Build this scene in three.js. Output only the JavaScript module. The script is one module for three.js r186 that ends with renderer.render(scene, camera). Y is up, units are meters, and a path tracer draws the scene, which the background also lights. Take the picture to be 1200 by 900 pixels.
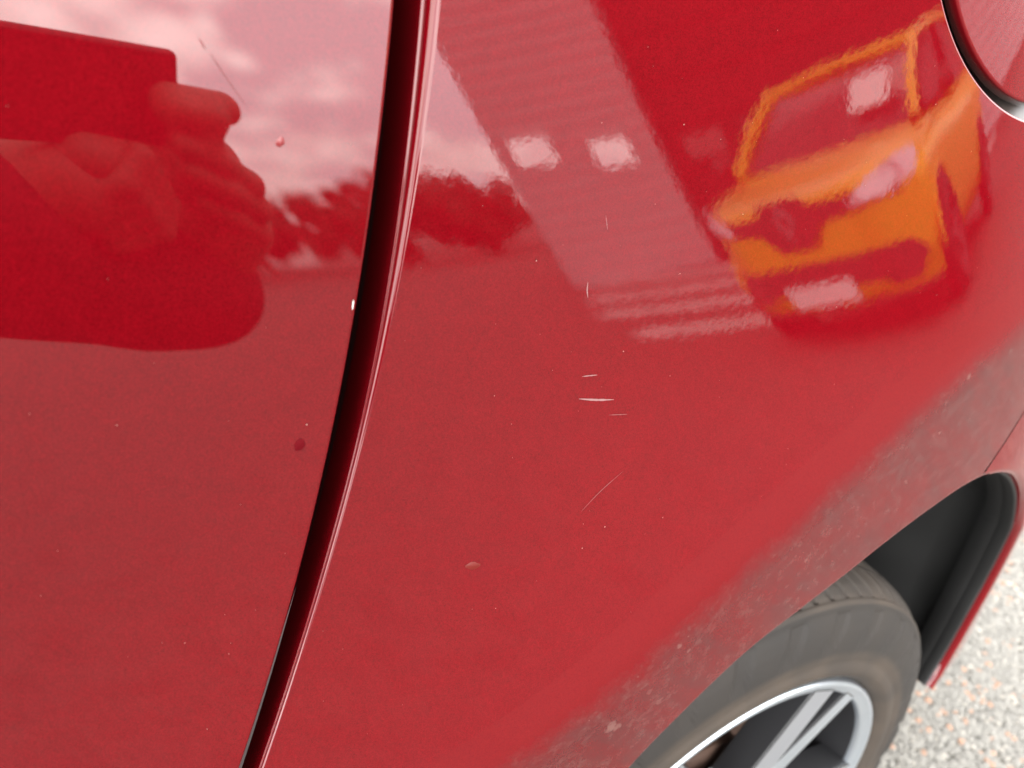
import * as THREE from 'three';
import { MarchingCubes } from 'three/addons/objects/MarchingCubes.js';
import { RoundedBoxGeometry } from 'three/addons/geometries/RoundedBoxGeometry.js';
import { mergeGeometries } from 'three/addons/utils/BufferGeometryUtils.js';

// ───────────── camera, sky, sun, exposure ─────────────
const scene = new THREE.Scene();
const camera = new THREE.PerspectiveCamera(53.08, 4 / 3, 0.01, 600);
const CR = [0.8669382, 0.402919, -0.2933844, -0.162485, 0.7849497, 0.5978734, 0.4711865, -0.4706488, 0.7459712];
const camPos = new THREE.Vector3(-0.227, 1.179, 0.271);
const camBasis = new THREE.Matrix4().makeBasis(new THREE.Vector3(CR[0], CR[3], CR[6]), new THREE.Vector3(CR[1], CR[4], CR[7]), new THREE.Vector3(CR[2], CR[5], CR[8]));
camera.quaternion.setFromRotationMatrix(camBasis);
camera.position.copy(camPos);
camera.focus = 0.42;
camera.userData.fStop = 6.2;

function hash2(ix, iy, s = 0) {
  let h = (Math.imul(ix, 374761393) + Math.imul(iy, 668265263) + Math.imul(s, 1442695041)) | 0;
  h = Math.imul(h ^ (h >>> 13), 1274126177); h ^= h >>> 16;
  return (h >>> 0) / 4294967296;
}
const mod = (a, n) => ((a % n) + n) % n;
function vnoise(x, y, px = 1 << 20, py = px, s = 0) {                 // value noise that tiles every px, py cells
  const ix = Math.floor(x), iy = Math.floor(y), fx = x - ix, fy = y - iy, u = fx * fx * fx * (fx * (fx * 6 - 15) + 10), v = fy * fy * fy * (fy * (fy * 6 - 15) + 10);
  const a = hash2(mod(ix, px), mod(iy, py), s), b = hash2(mod(ix + 1, px), mod(iy, py), s), c = hash2(mod(ix, px), mod(iy + 1, py), s), d = hash2(mod(ix + 1, px), mod(iy + 1, py), s);
  return a + (b - a) * u + (c - a) * v + (a - b - c + d) * u * v;
}
function fbm(x, y, p, oct = 4, s = 0) { let t = 0, a = 0.5, n = 0; for (let i = 0; i < oct; i++) { t += a * vnoise(x, y, p, p, s + i); n += a; x *= 2; y *= 2; p *= 2; a *= 0.5; } return t / n; }
const { clamp, lerp, smoothstep } = THREE.MathUtils;
const ramp = (x, a, b) => { const t = clamp((x - a) / (b - a), 0, 1); return t * t * (3 - 2 * t); };
let seed = 7;
const rnd = () => { seed = (seed + 0x6d2b79f5) | 0; let t = Math.imul(seed ^ (seed >>> 15), 1 | seed); t = (t + Math.imul(t ^ (t >>> 7), 61 | t)) ^ t; return ((t ^ (t >>> 14)) >>> 0) / 4294967296; };

// a broken overcast: bright white cloud with thinner, bluer patches
const skyTexture = (() => {
  const W = 1024, H = 512, d = new Float32Array(W * H * 4);
  for (let r = 0; r < H; r++) {
    const el = ((r + 0.5) / H - 0.5) * Math.PI, y = Math.sin(el);
    for (let c = 0; c < W; c++) {
      const a = ((c + 0.5) / W) * 2 * Math.PI;
      const k = 1 / (Math.max(y, 0) + 0.16), px = Math.cos(a) * Math.cos(el) * k, pz = Math.sin(a) * Math.cos(el) * k;
      const n = fbm(px * 2.1 + 41.3, pz * 2.1 + 40, 1 << 18, 6, 3), m = fbm(px * 8.0 + 90, pz * 8.0 + 11, 1 << 18, 5, 9);
      const cl = ramp(n * 0.75 + m * 0.25, 0.42, 0.56);
      const low = ramp(y, 0.0, 0.16), hi = lerp(1, 0.45, ramp(y, 0.25, 0.8));
      const base = lerp(2.6, 3.5, low) * hi;
      const cloud = (1.0 + 0.6 * (m - 0.42)) * lerp(3.2, 5.4, low) * hi;
      const o = (r * W + c) * 4;
      d[o] = lerp(base * 1.05, cloud * 1.2, cl); d[o + 1] = lerp(base * 1.08, cloud * 1.17, cl); d[o + 2] = lerp(base * 1.14, cloud * 1.12, cl); d[o + 3] = 1;
      if (y < 0) { d[o] = d[o + 1] = d[o + 2] = 0.4; }
    }
  }
  const t = new THREE.DataTexture(d, W, H, THREE.RGBAFormat, THREE.FloatType);
  t.mapping = THREE.EquirectangularReflectionMapping; t.magFilter = t.minFilter = THREE.LinearFilter; t.needsUpdate = true;
  return t;
})();
scene.background = skyTexture;
scene.environment = skyTexture;
const sun = new THREE.DirectionalLight(0xfff1df, 0.4);
sun.position.set(5, 12, 4.5); sun.castShadow = true; sun.shadow.radius = 28;
Object.assign(sun.shadow.camera, { left: -25, right: 25, top: 25, bottom: -25, near: 0.1, far: 80 });
sun.shadow.mapSize.set(2048, 2048);
scene.add(sun, sun.target);
const renderer = new THREE.WebGLRenderer();
renderer.toneMapping = THREE.LinearToneMapping;
renderer.toneMappingExposure = 2.0;
renderer.shadowMap.enabled = true;

// ───────────── helpers ─────────────
const used = {};
function numbered(n) { if (!(n in used)) { used[n] = 0; return n; } return n + '_' + String(++used[n]).padStart(3, '0'); }
function tag(o, label, category, group, kind) {
  if (label) o.userData.label = label;
  if (category) o.userData.category = category;
  if (group) o.userData.group = group;
  if (kind) o.userData.kind = kind;
  return o;
}
function thing(name, label, category, pos = [0, 0, 0], turn = 0, group) {
  const g = new THREE.Group(); g.name = numbered(name); g.position.set(...pos); g.rotation.y = turn; scene.add(g);
  return tag(g, label, category, group);
}
function mesh(name, geo, mat, parent = scene) {
  const list = Array.isArray(geo) ? mergeGeometries(geo.map((g) => { const k = g.index ? g.toNonIndexed() : g; for (const n of Object.keys(k.attributes)) if (!['position', 'normal', 'uv'].includes(n)) k.deleteAttribute(n); return k; })) : geo;
  const m = new THREE.Mesh(list, mat); m.name = parent === scene ? numbered(name) : name; m.castShadow = m.receiveShadow = true; parent.add(m); return m;
}
const std = (color, roughness = 0.6, extra = {}) => new THREE.MeshPhysicalMaterial({ color: new THREE.Color().setRGB(...color), roughness, ...extra });
const box = (w, h, d, x = 0, y = 0, z = 0, ry = 0) => new THREE.BoxGeometry(w, h, d).rotateY(ry).translate(x, y, z);
const rbox = (w, h, d, r, x = 0, y = 0, z = 0) => new RoundedBoxGeometry(w, h, d, 2, r).translate(x, y, z);
function dataTex(W, H, f, { float = false, repeat = true } = {}) {
  const d = float ? new Float32Array(W * H * 4) : new Uint8Array(W * H * 4), o = [0, 0, 0];
  for (let y = 0; y < H; y++) for (let x = 0; x < W; x++) {
    f(x, y, o); const i = (y * W + x) * 4;
    for (let c = 0; c < 3; c++) d[i + c] = float ? o[c] : clamp(Math.round(o[c] * 255), 0, 255);
    d[i + 3] = float ? 1 : 255;
  }
  const t = new THREE.DataTexture(d, W, H, THREE.RGBAFormat, float ? THREE.FloatType : THREE.UnsignedByteType);
  t.wrapS = t.wrapT = repeat ? THREE.RepeatWrapping : THREE.ClampToEdgeWrapping; t.magFilter = t.minFilter = THREE.LinearFilter; t.needsUpdate = true; return t;
}
function gridGeo(nu, nv, f, closedU = false) {                        // f(u, v, out) -> [x, y, z]; smooth normals
  const pos = [], uv = [], idx = [], cu = closedU ? nu : nu + 1;
  for (let j = 0; j <= nv; j++) for (let i = 0; i < cu; i++) { const p = f(i / nu, j / nv); pos.push(...p.slice(0, 3)); uv.push(p[3] ?? i / nu, p[4] ?? j / nv); }
  for (let j = 0; j < nv; j++) for (let i = 0; i < nu; i++) {
    const a = j * cu + i, b = j * cu + ((i + 1) % cu), c = a + cu, d = b + cu; idx.push(a, b, d, a, d, c);
  }
  const g = new THREE.BufferGeometry(); g.setAttribute('position', new THREE.Float32BufferAttribute(pos, 3)); g.setAttribute('uv', new THREE.Float32BufferAttribute(uv, 2)); g.setIndex(idx); g.computeVertexNormals(); return g;
}

// ───────────── the red car's side as one smooth surface z = B(x, y) ─────────────
// x runs to the car's rear, y up from the rear axle, z out of the car; HUB lifts it to the ground
const HUB = 0.31;
const Q = [-0.03, -0.03866, -0.245876, 0.109272, -0.265, 0.572013, 0.243705, 1.0081, 0.175518, -0.090554];
function S(x, y) {
  const u0 = x + 0.15, v0 = y - 0.68, u = clamp(u0, -0.38, 0.47), v = clamp(v0, -0.26, 0.19);
  const z = Q[0] + Q[1] * u + Q[2] * v + Q[3] * u * u / 2 + Q[4] * u * v + Q[5] * v * v / 2 + Q[6] * u ** 3 / 6 + Q[7] * u * u * v / 2 + Q[8] * u * v * v / 2 + Q[9] * v ** 3 / 6;
  const gx = Q[1] + Q[3] * u + Q[4] * v + Q[6] * u * u / 2 + Q[7] * u * v + Q[8] * v * v / 2, gy = Q[2] + Q[4] * u + Q[5] * v + Q[7] * u * u / 2 + Q[8] * u * v + Q[9] * v * v / 2;
  return z + gx * (u0 - u) + gy * (v0 - v);
}
function spline1(P) {                                                  // smooth curve y(x) through points sorted by x
  const n = P.length, m = P.map((p, i) => (i === 0 ? (P[1][1] - p[1]) / (P[1][0] - p[0]) : i === n - 1 ? (p[1] - P[n - 2][1]) / (p[0] - P[n - 2][0]) : (P[i + 1][1] - P[i - 1][1]) / (P[i + 1][0] - P[i - 1][0])));
  return (x) => {
    if (x <= P[0][0]) return P[0][1] + m[0] * (x - P[0][0]);
    if (x >= P[n - 1][0]) return P[n - 1][1] + m[n - 1] * (x - P[n - 1][0]);
    let i = 0; while (x > P[i + 1][0]) i++;
    const h = P[i + 1][0] - P[i][0], t = (x - P[i][0]) / h, t2 = t * t, t3 = t2 * t;
    return (2 * t3 - 3 * t2 + 1) * P[i][1] + (t3 - 2 * t2 + t) * h * m[i] + (-2 * t3 + 3 * t2) * P[i + 1][1] + (t3 - t2) * h * m[i + 1];
  };
}
const yU = spline1([[-0.5, 0.428], [-0.3, 0.428], [-0.19, 0.432], [-0.127, 0.44], [-0.059, 0.455], [0.012, 0.469], [0.089, 0.485], [0.173, 0.501], [0.262, 0.515], [0.4, 0.52], [0.8, 0.5]]);
const lowZ = spline1([[-1, 0.05], [-0.3, 0.052], [0.0, 0.05], [0.1, 0.048], [0.2, 0.04], [0.3, 0.022], [0.4, 0.0], [0.44, -0.012], [0.48, -0.029], [0.52, -0.053], [0.56, -0.088], [0.6, -0.14], [0.64, -0.24]]);
function B(x, y) {
  const s = yU(x) - y, w = 0.016;
  let up = S(x, y);
  if (s > -w) { const t = s + w; up -= 0.36 * (t < 2 * w ? t * t / (4 * w) : t - w); }
  const xr = Math.min(Math.max(0, x - 0.165), 0.2); up -= 2.4 * xr ** 3 + (x > 0.365 ? 0.288 * (x - 0.365) : 0);   // the flank rounds towards the tail
  const xt = Math.max(0, x - 0.5); up -= 2.6 * xt * xt;
  const yt = Math.max(0, y - 0.86); up -= 0.9 * yt * yt;
  const low = lowZ(x) - 0.09 * Math.max(0, 0.2 - y);
  const k = ramp(y, 0.18, 0.40);
  return lerp(low, up, k);
}
function Bn(x, y, e = 4e-4) {
  const n = new THREE.Vector3((B(x - e, y) - B(x + e, y)) / (2 * e), (B(x, y - e) - B(x, y + e)) / (2 * e), 1); return n.normalize();
}
// shut line, panel edge
const cub = (c) => (y) => c[3] + y * (c[2] + y * (c[1] + y * c[0])), dcub = (c) => (y) => c[2] + y * (2 * c[1] + y * 3 * c[0]);
function edgeCurve(c, xl) {
  const f = cub(c), df = dcub(c), x5 = f(0.5), m5 = df(0.5), x8 = f(0.83), m8 = df(0.83), h = 0.42;
  return (y) => {
    if (y > 0.83) return x8 + m8 * (y - 0.83);
    if (y > 0.5) return f(y);
    if (y < 0.08) return xl;
    const t = (y - 0.08) / h, t2 = t * t, t3 = t2 * t;
    return (2 * t3 - 3 * t2 + 1) * xl + (-2 * t3 + 3 * t2) * x5 + (t3 - t2) * h * m5;
  };
}
const doorEdge = edgeCurve([0.2445, -1.1563, 1.8715, -1.0014], -0.495);
const quarterEdge = edgeCurve([-0.4982, 0.3143, 0.9369, -0.7921], -0.485);
// wheel-arch lip
const lipRaw = [[-0.335, -0.16], [-0.335, -0.08], [-0.328, 0.03], [-0.298, 0.15], [-0.235, 0.258], [-0.168, 0.325], [-0.113, 0.36], [-0.083, 0.372], [-0.010, 0.392], [0.045, 0.395], [0.089, 0.396], [0.1305, 0.398], [0.181, 0.398], [0.224, 0.394], [0.262, 0.382], [0.3045, 0.354], [0.342, 0.31], [0.372, 0.26], [0.393, 0.205], [0.398, 0.15], [0.395, 0.10], [0.385, 0.055], [0.376, 0.015], [0.36, -0.03], [0.34, -0.06]];
const lipCurve = new THREE.CatmullRomCurve3(lipRaw.map((p) => new THREE.Vector3(p[0], p[1], 0)), false, 'centripetal').getSpacedPoints(260).map((p) => [p.x, p.y]);
const lipPoly = [...lipCurve, [0.30, -0.09], [0.30, -0.3], [-0.335, -0.3]];
function polyDist(poly, x, y) {                                        // signed: positive outside
  let best = 1e9, inside = false;
  for (let i = 0, j = poly.length - 1; i < poly.length; j = i++) {
    const [xi, yi] = poly[i], [xj, yj] = poly[j];
    if ((yi > y) !== (yj > y) && x < ((xj - xi) * (y - yi)) / (yj - yi) + xi) inside = !inside;
    const dx = xj - xi, dy = yj - yi, t = clamp(((x - xi) * dx + (y - yi) * dy) / (dx * dx + dy * dy + 1e-12), 0, 1), ex = xi + t * dx - x, ey = yi + t * dy - y;
    best = Math.min(best, ex * ex + ey * ey);
  }
  return (inside ? -1 : 1) * Math.sqrt(best);
}
const lipDist = (x, y) => (x < -0.40 || x > 0.47 || y > 0.46 ? 0.1 : polyDist(lipPoly, x, y));
// a piece of a surface over a grid, cut exactly where any of the keep functions turns negative
function patch(x0, x1, y0, y1, h, keep, place) {
  const pos = [], nor = [], uv = [], idx = [], at = new Map();
  const nx = Math.ceil((x1 - x0) / h), ny = Math.ceil((y1 - y0) / h);
  const put = (x, y) => { const r = place(x, y); pos.push(...r[0]); nor.push(...r[1]); uv.push(...(r[2] ?? [x, y])); return pos.length / 3 - 1; };
  const F = new Float32Array((nx + 1) * (ny + 1) * keep.length);
  for (let j = 0; j <= ny; j++) for (let i = 0; i <= nx; i++) for (let k = 0; k < keep.length; k++) F[(j * (nx + 1) + i) * keep.length + k] = keep[k](x0 + i * h, y0 + j * h);
  const vert = (i, j) => { const key = j * (nx + 1) + i; if (!at.has(key)) at.set(key, put(x0 + i * h, y0 + j * h)); return at.get(key); };
  const K = keep.length;
  for (let j = 0; j < ny; j++) for (let i = 0; i < nx; i++) for (const tri of [[[i, j], [i + 1, j], [i + 1, j + 1]], [[i, j], [i + 1, j + 1], [i, j + 1]]]) {
    let all = true, none = false;
    for (let k = 0; k < K; k++) { let p = 0; for (const [a, b] of tri) if (F[(b * (nx + 1) + a) * K + k] > 0) p++; if (p < 3) all = false; if (p === 0) none = true; }
    if (none) continue;
    if (all) { idx.push(...tri.map(([a, b]) => vert(a, b))); continue; }
    let poly = tri.map(([a, b]) => [x0 + a * h, y0 + b * h]);
    for (let k = 0; k < K && poly.length; k++) {
      const v = poly.map(([x, y]) => keep[k](x, y)), out = [];
      for (let q = 0; q < poly.length; q++) {
        const r = (q + 1) % poly.length;
        if (v[q] > 0) out.push(poly[q]);
        if (v[q] > 0 !== v[r] > 0) { const t = v[q] / (v[q] - v[r]); out.push([lerp(poly[q][0], poly[r][0], t), lerp(poly[q][1], poly[r][1], t)]); }
      }
      poly = out;
    }
    if (poly.length < 3) continue;
    const ids = poly.map(([x, y]) => put(x, y));
    for (let q = 1; q + 1 < ids.length; q++) idx.push(ids[0], ids[q], ids[q + 1]);
  }
  if (idx.length) {
    const [a, b, c] = idx.slice(0, 3).map((i) => new THREE.Vector3(pos[i * 3], pos[i * 3 + 1], pos[i * 3 + 2]));
    if (b.sub(a).cross(c.sub(a)).dot(new THREE.Vector3(nor[idx[0] * 3], nor[idx[0] * 3 + 1], nor[idx[0] * 3 + 2])) < 0) for (let i = 0; i < idx.length; i += 3) { const t = idx[i]; idx[i] = idx[i + 1]; idx[i + 1] = t; }
  }
  const g = new THREE.BufferGeometry();
  g.setAttribute('position', new THREE.Float32BufferAttribute(pos, 3)); g.setAttribute('normal', new THREE.Float32BufferAttribute(nor, 3)); g.setAttribute('uv', new THREE.Float32BufferAttribute(uv, 2)); g.setIndex(idx);
  return g;
}
const onBody = (lift = 0) => (x, y) => { const n = Bn(x, y); return [[x + n.x * lift, y + HUB + n.y * lift, B(x, y) + n.z * lift], [n.x, n.y, n.z]]; };
// a folded edge: profile [along the gap, depth] swept along a curve in the surface
function flange(curve, side, profile, closed = false, dz = () => 0) {
  const n = curve.length, rows = [];
  for (let i = 0; i < n; i++) {
    const [x, y] = curve[i], a = curve[closed ? mod(i - 1, n) : Math.max(0, i - 1)], b = curve[closed ? (i + 1) % n : Math.min(n - 1, i + 1)];
    const T = new THREE.Vector3(b[0] - a[0], b[1] - a[1], B(...b) - B(...a)).normalize(), N = Bn(x, y), G = new THREE.Vector3().crossVectors(T, N).multiplyScalar(side).normalize();
    const P = new THREE.Vector3(x, y + HUB, B(x, y) + dz(x, y));
    const sc = typeof profile === 'function' ? profile(i / (n - 1), x, y) : profile;
    rows.push(sc.map(([g, d]) => P.clone().addScaledVector(G, g).addScaledVector(N, -d)));
  }
  if (closed) rows.push(rows[0]);
  const m = rows[0].length, pos = [], uv = [], idx = [];
  rows.forEach((r) => r.forEach((p) => { pos.push(p.x, p.y, p.z); uv.push(p.x + p.z, p.y); }));
  for (let i = 0; i + 1 < rows.length; i++) for (let j = 0; j + 1 < m; j++) { const a = i * m + j, b = a + 1, c = a + m, d = c + 1; side > 0 ? idx.push(a, c, d, a, d, b) : idx.push(a, d, c, a, b, d); }
  const g = new THREE.BufferGeometry(); g.setAttribute('position', new THREE.Float32BufferAttribute(pos, 3)); g.setAttribute('uv', new THREE.Float32BufferAttribute(uv, 2)); g.setIndex(idx); g.computeVertexNormals();
  const nm = g.attributes.normal, mid = Math.floor(rows.length / 2) * m, N = Bn(...curve[Math.min(n - 1, Math.floor(rows.length / 2))]);
  if (nm.getX(mid) * N.x + nm.getY(mid) * N.y + nm.getZ(mid) * N.z < 0) { const ix = g.index.array; for (let i = 0; i < ix.length; i += 3) { const t = ix[i]; ix[i] = ix[i + 1]; ix[i + 1] = t; } g.computeVertexNormals(); }
  return g;
}
const arc = (r, a0, a1, k, g0 = 0, d0 = 0) => Array.from({ length: k + 1 }, (_, i) => { const a = lerp(a0, a1, i / k); return [g0 + r * Math.sin(a), d0 + r * (1 - Math.cos(a))]; });

// ───────────── materials ─────────────
const RED = [0.108, 0.0011, 0.0034];
const flakeMap = dataTex(1024, 1024, (x, y, o) => {
  const a = hash2(x, y, 1), b = hash2(x >> 1, y >> 1, 2), c = fbm(x / 32, y / 32, 32, 2, 4);
  const v = 0.68 + 0.26 * (a - 0.5) + 0.24 * (b - 0.5) + 0.06 * (c - 0.5) + (a > 0.985 ? 0.25 : 0);
  o[0] = v; o[1] = v * (a > 0.985 ? 1.3 : 1); o[2] = v;
});
const peelBump = dataTex(512, 512, (x, y, o) => { o[0] = o[1] = o[2] = 0.55 * vnoise(x / 8, y / 8, 64, 64, 21) + 0.3 * vnoise(x / 16, y / 16, 32, 32, 22) + 0.25 * vnoise(x / 4, y / 4, 128, 128, 23); }, { float: true });
const rep = (t, m) => { const k = t.clone(); k.repeat.set(1 / m, 1 / m); k.needsUpdate = true; return k; };
const paintDoor = std(RED.map((c) => c / 0.7), 0.0, { ior: 1.5, map: rep(flakeMap, 0.26) });
const paintQuarter = std(RED.map((c) => c / 0.7), 0.02, { ior: 1.5, map: rep(flakeMap, 0.26), bumpMap: rep(peelBump, 0.19), bumpScale: 7e-6 });
const paintPlain = std(RED, 0.04, { ior: 1.5 });
const DX0 = -0.30, DX1 = 0.36, DY0 = 0.32, DY1 = 0.62;
// flare: mottled road dirt with drier spatters, plus painted-in shade below its crease
const spatter = Array.from({ length: 200 }, () => [lerp(DX0, DX1, rnd()), lerp(0.36, 0.56, rnd()), 0.0008 + 0.0035 * rnd() ** 4, 0.15 + 0.5 * rnd()]);
spatter.push([-0.1207, 0.4126, 0.0065, 0.75], [-0.117, 0.409, 0.005, 0.6], [-0.0842, 0.4046, 0.004, 0.4], [-0.09, 0.42, 0.003, 0.3]);
function dirtShadeShare(x, y) {
  const m = fbm(x * 34, y * 34, 1 << 16, 4, 31), f = vnoise(x * 420, y * 420, 1 << 18, 1 << 18, 35), st = vnoise(x * 90 + y * 60, y * 26 - x * 14, 1 << 16, 1 << 16, 36);
  const edge = yU(x) + 0.002 - y + (m - 0.5) * 0.008;
  const f2 = vnoise(x * 900, y * 900, 1 << 19, 1 << 19, 37), m2 = fbm(x * 150 + y * 70, y * 210 - x * 60, 1 << 18, 4, 38);
  const k = ramp(edge, -0.012, 0.016);
  return [k * clamp(0.41 + 0.34 * (m - 0.5) + 0.22 * (st - 0.5) + 0.16 * (f - 0.5), 0, 0.9), k * (0.016 + 0.04 * ramp(m2, 0.46, 0.74)) * (0.4 + 1.6 * f * f2)];
}
const dirtShadeMap = (() => {
  const W = 2048, H = 1024, share = new Float32Array(W * H), film = new Float32Array(W * H);  // film: dark dirt tone that also paints shade below the crease
  for (let y = 0; y < H; y++) for (let x = 0; x < W; x++) [film[y * W + x], share[y * W + x]] = dirtShadeShare(lerp(DX0, DX1, (x + 0.5) / W), lerp(DY0, DY1, (y + 0.5) / H));
  for (const [sx, sy, r, a] of spatter) {
    if (sy > yU(sx)) continue;
    const cx = ((sx - DX0) / (DX1 - DX0)) * W, cy = ((sy - DY0) / (DY1 - DY0)) * H, rp = (r / (DX1 - DX0)) * W * 1.1;
    for (let y = Math.max(0, Math.floor(cy - rp)); y <= Math.min(H - 1, cy + rp); y++) for (let x = Math.max(0, Math.floor(cx - rp)); x <= Math.min(W - 1, cx + rp); x++) {
      const q = Math.hypot(x - cx, y - cy) / rp + 0.5 * (vnoise(x / 5, y / 5, 1 << 16, 1 << 16, 41) - 0.5);
      if (q < 0.8) share[y * W + x] = Math.max(share[y * W + x], a * 0.30 * ramp(0.8 - q, 0, 0.5));
    }
  }
  return dataTex(W, H, (x, y, o) => {
    const s = share[y * W + x], k = 0.70 + 0.16 * (hash2(x, y, 1) - 0.5) + 0.1 * (hash2(x >> 1, y >> 1, 2) - 0.5), w = film[y * W + x], q = RED.map((c, i) => lerp((c / 0.7) * k, [0.044, 0.0185, 0.0185][i], w));
    o[0] = lerp(q[0], 0.30, s) * 2; o[1] = lerp(q[1], 0.215, s) * 2; o[2] = lerp(q[2], 0.185, s) * 2;
  }, { repeat: false });
})();
const paintDusty = std([0.5, 0.5, 0.5], 0.12, { ior: 1.5, map: dirtShadeMap, bumpMap: dataTex(1024, 512, (x, y, o) => { o[0] = o[1] = o[2] = vnoise(x / 3, y / 3, 1 << 16, 1 << 16, 51) * 0.6 + vnoise(x / 9, y / 9, 1 << 16, 1 << 16, 52) * 0.4; }, { float: true, repeat: false }), bumpScale: 4e-5 });
const gapShade = std([0.006, 0.0015, 0.0015], 0.95, { specularIntensity: 0.1 });  // near-black red, paints in the deep shade of the shut gap
const linerPlastic = std([0.012, 0.012, 0.012], 0.6);
const grayPlastic = std([0.07, 0.055, 0.05], 0.35);

// ───────────── ground ─────────────
const asphaltMap = dataTex(1024, 1024, (x, y, o) => {
  const g = vnoise(x / 8, y / 8, 128, 128, 61), f = vnoise(x / 4, y / 4, 256, 256, 62), c = fbm(x / 128, y / 128, 8, 3, 63), t = vnoise(x / 8, y / 8, 128, 128, 64);
  const v = 0.5 + 0.35 * (g - 0.5) + 0.3 * (f - 0.5) + 0.2 * (c - 0.5), warm = t > 0.82 ? 0.12 : 0;
  o[0] = v * (1.02 + warm); o[1] = v; o[2] = v * (0.94 - warm);
});
const asphaltBump = dataTex(1024, 1024, (x, y, o) => { o[0] = o[1] = o[2] = vnoise(x / 8, y / 8, 128, 128, 61) * 0.7 + vnoise(x / 4, y / 4, 256, 256, 62) * 0.3; }, { float: true });
const asphalt = std([0.155, 0.149, 0.137], 0.9, { map: asphaltMap, bumpMap: asphaltBump, bumpScale: 0.003 });
{
  const g = new THREE.PlaneGeometry(700, 700).rotateX(-Math.PI / 2), p = g.attributes.position, uv = g.attributes.uv;
  for (let i = 0; i < p.count; i++) uv.setXY(i, p.getX(i) / 1.0, p.getZ(i) / 1.0);
  tag(mesh('ground', g, asphalt), 'grey worn tarmac of the car park', null, null, 'structure');
  // loose chippings pressed into the tarmac round the car
  const stone = new THREE.IcosahedronGeometry(1, 0), N = 90000, im = new THREE.InstancedMesh(stone, std([1, 1, 1], 0.85), N), M = new THREE.Matrix4(), q = new THREE.Quaternion(), e = new THREE.Euler(), c = new THREE.Color();
  for (let i = 0; i < N; i++) {
    const near = i < 74000, x = near ? 0.75 + 0.52 * (rnd() + rnd() + rnd() - 1.5) / 0.75 : lerp(-1.2, 2.6, rnd()), z = near ? -0.12 + 0.38 * (rnd() + rnd() + rnd() - 1.5) / 0.75 : lerp(-0.8, 1.6, rnd());
    const r = 0.0022 + 0.0042 * rnd() ** 2; e.set(0.5 * (rnd() - 0.5), rnd() * 6, 0.5 * (rnd() - 0.5)); q.setFromEuler(e);
    M.compose(new THREE.Vector3(x, r * 0.12, z), q, new THREE.Vector3(r * (0.8 + 0.5 * rnd()), r * 0.45, r * (0.8 + 0.5 * rnd())));
    im.setMatrixAt(i, M);
    const t = rnd(), v = 0.135 + 0.065 * rnd();
    if (r > 0.005 && t < 0.09) c.setRGB(0.27, 0.17, 0.12); else if (t < 0.12) c.setRGB(0.27, 0.255, 0.225); else c.setRGB(v * 1.03, v, v * 0.91);
    im.setColorAt(i, c);
  }
  im.name = 'gravel'; im.castShadow = im.receiveShadow = true; scene.add(im); tag(im, 'loose grey and tan stone chippings on the tarmac by the rear wheel', null, null, 'stuff');
  // worn painted bars of the crossing in front of the workshop
  const white = std([0.62, 0.61, 0.58], 0.85, { map: dataTex(256, 256, (x, y, o) => { const n = fbm(x / 16, y / 16, 16, 4, 71); o[0] = o[1] = o[2] = n > 0.6 ? 0.5 : 0.92; }) });
  const bars = [[7.55, 14.3, 9.6, 11.4], [6.3, 12.2, 8.4, 9.7], [5.35, 10.3, 7.0, 8.2], [4.55, 8.3, 5.75, 6.85]];
  bars.forEach(([x0, z0, x1, z1], i) => {
    const L = Math.hypot(x1 - x0, z1 - z0), m = mesh('road_marking', new THREE.BoxGeometry(L, 0.008, [1.1, 0.85, 0.7, 0.6][i]).translate(0, 0.0, 0), white);
    m.position.set((x0 + x1) / 2, 0.004, (z0 + z1) / 2); m.rotation.y = -Math.atan2(z1 - z0, x1 - x0);
    tag(m, ['worn white painted bar on the tarmac nearest the grey workshop wall', 'second worn white painted bar out from the workshop wall', 'third white painted bar out from the workshop wall', 'white painted bar nearest the red car, beside the orange car nose'][i], 'road marking', 'white bars painted on the tarmac', 'structure');
  });
  const ln = mesh('parking_line', new THREE.BoxGeometry(7, 0.008, 0.22), white); ln.position.set(11.2, 0.004, 8.35); ln.rotation.y = -0.36;
  tag(ln, 'single thin white parking line on the far side of the orange car', 'parking line', null, 'structure');
}

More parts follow.
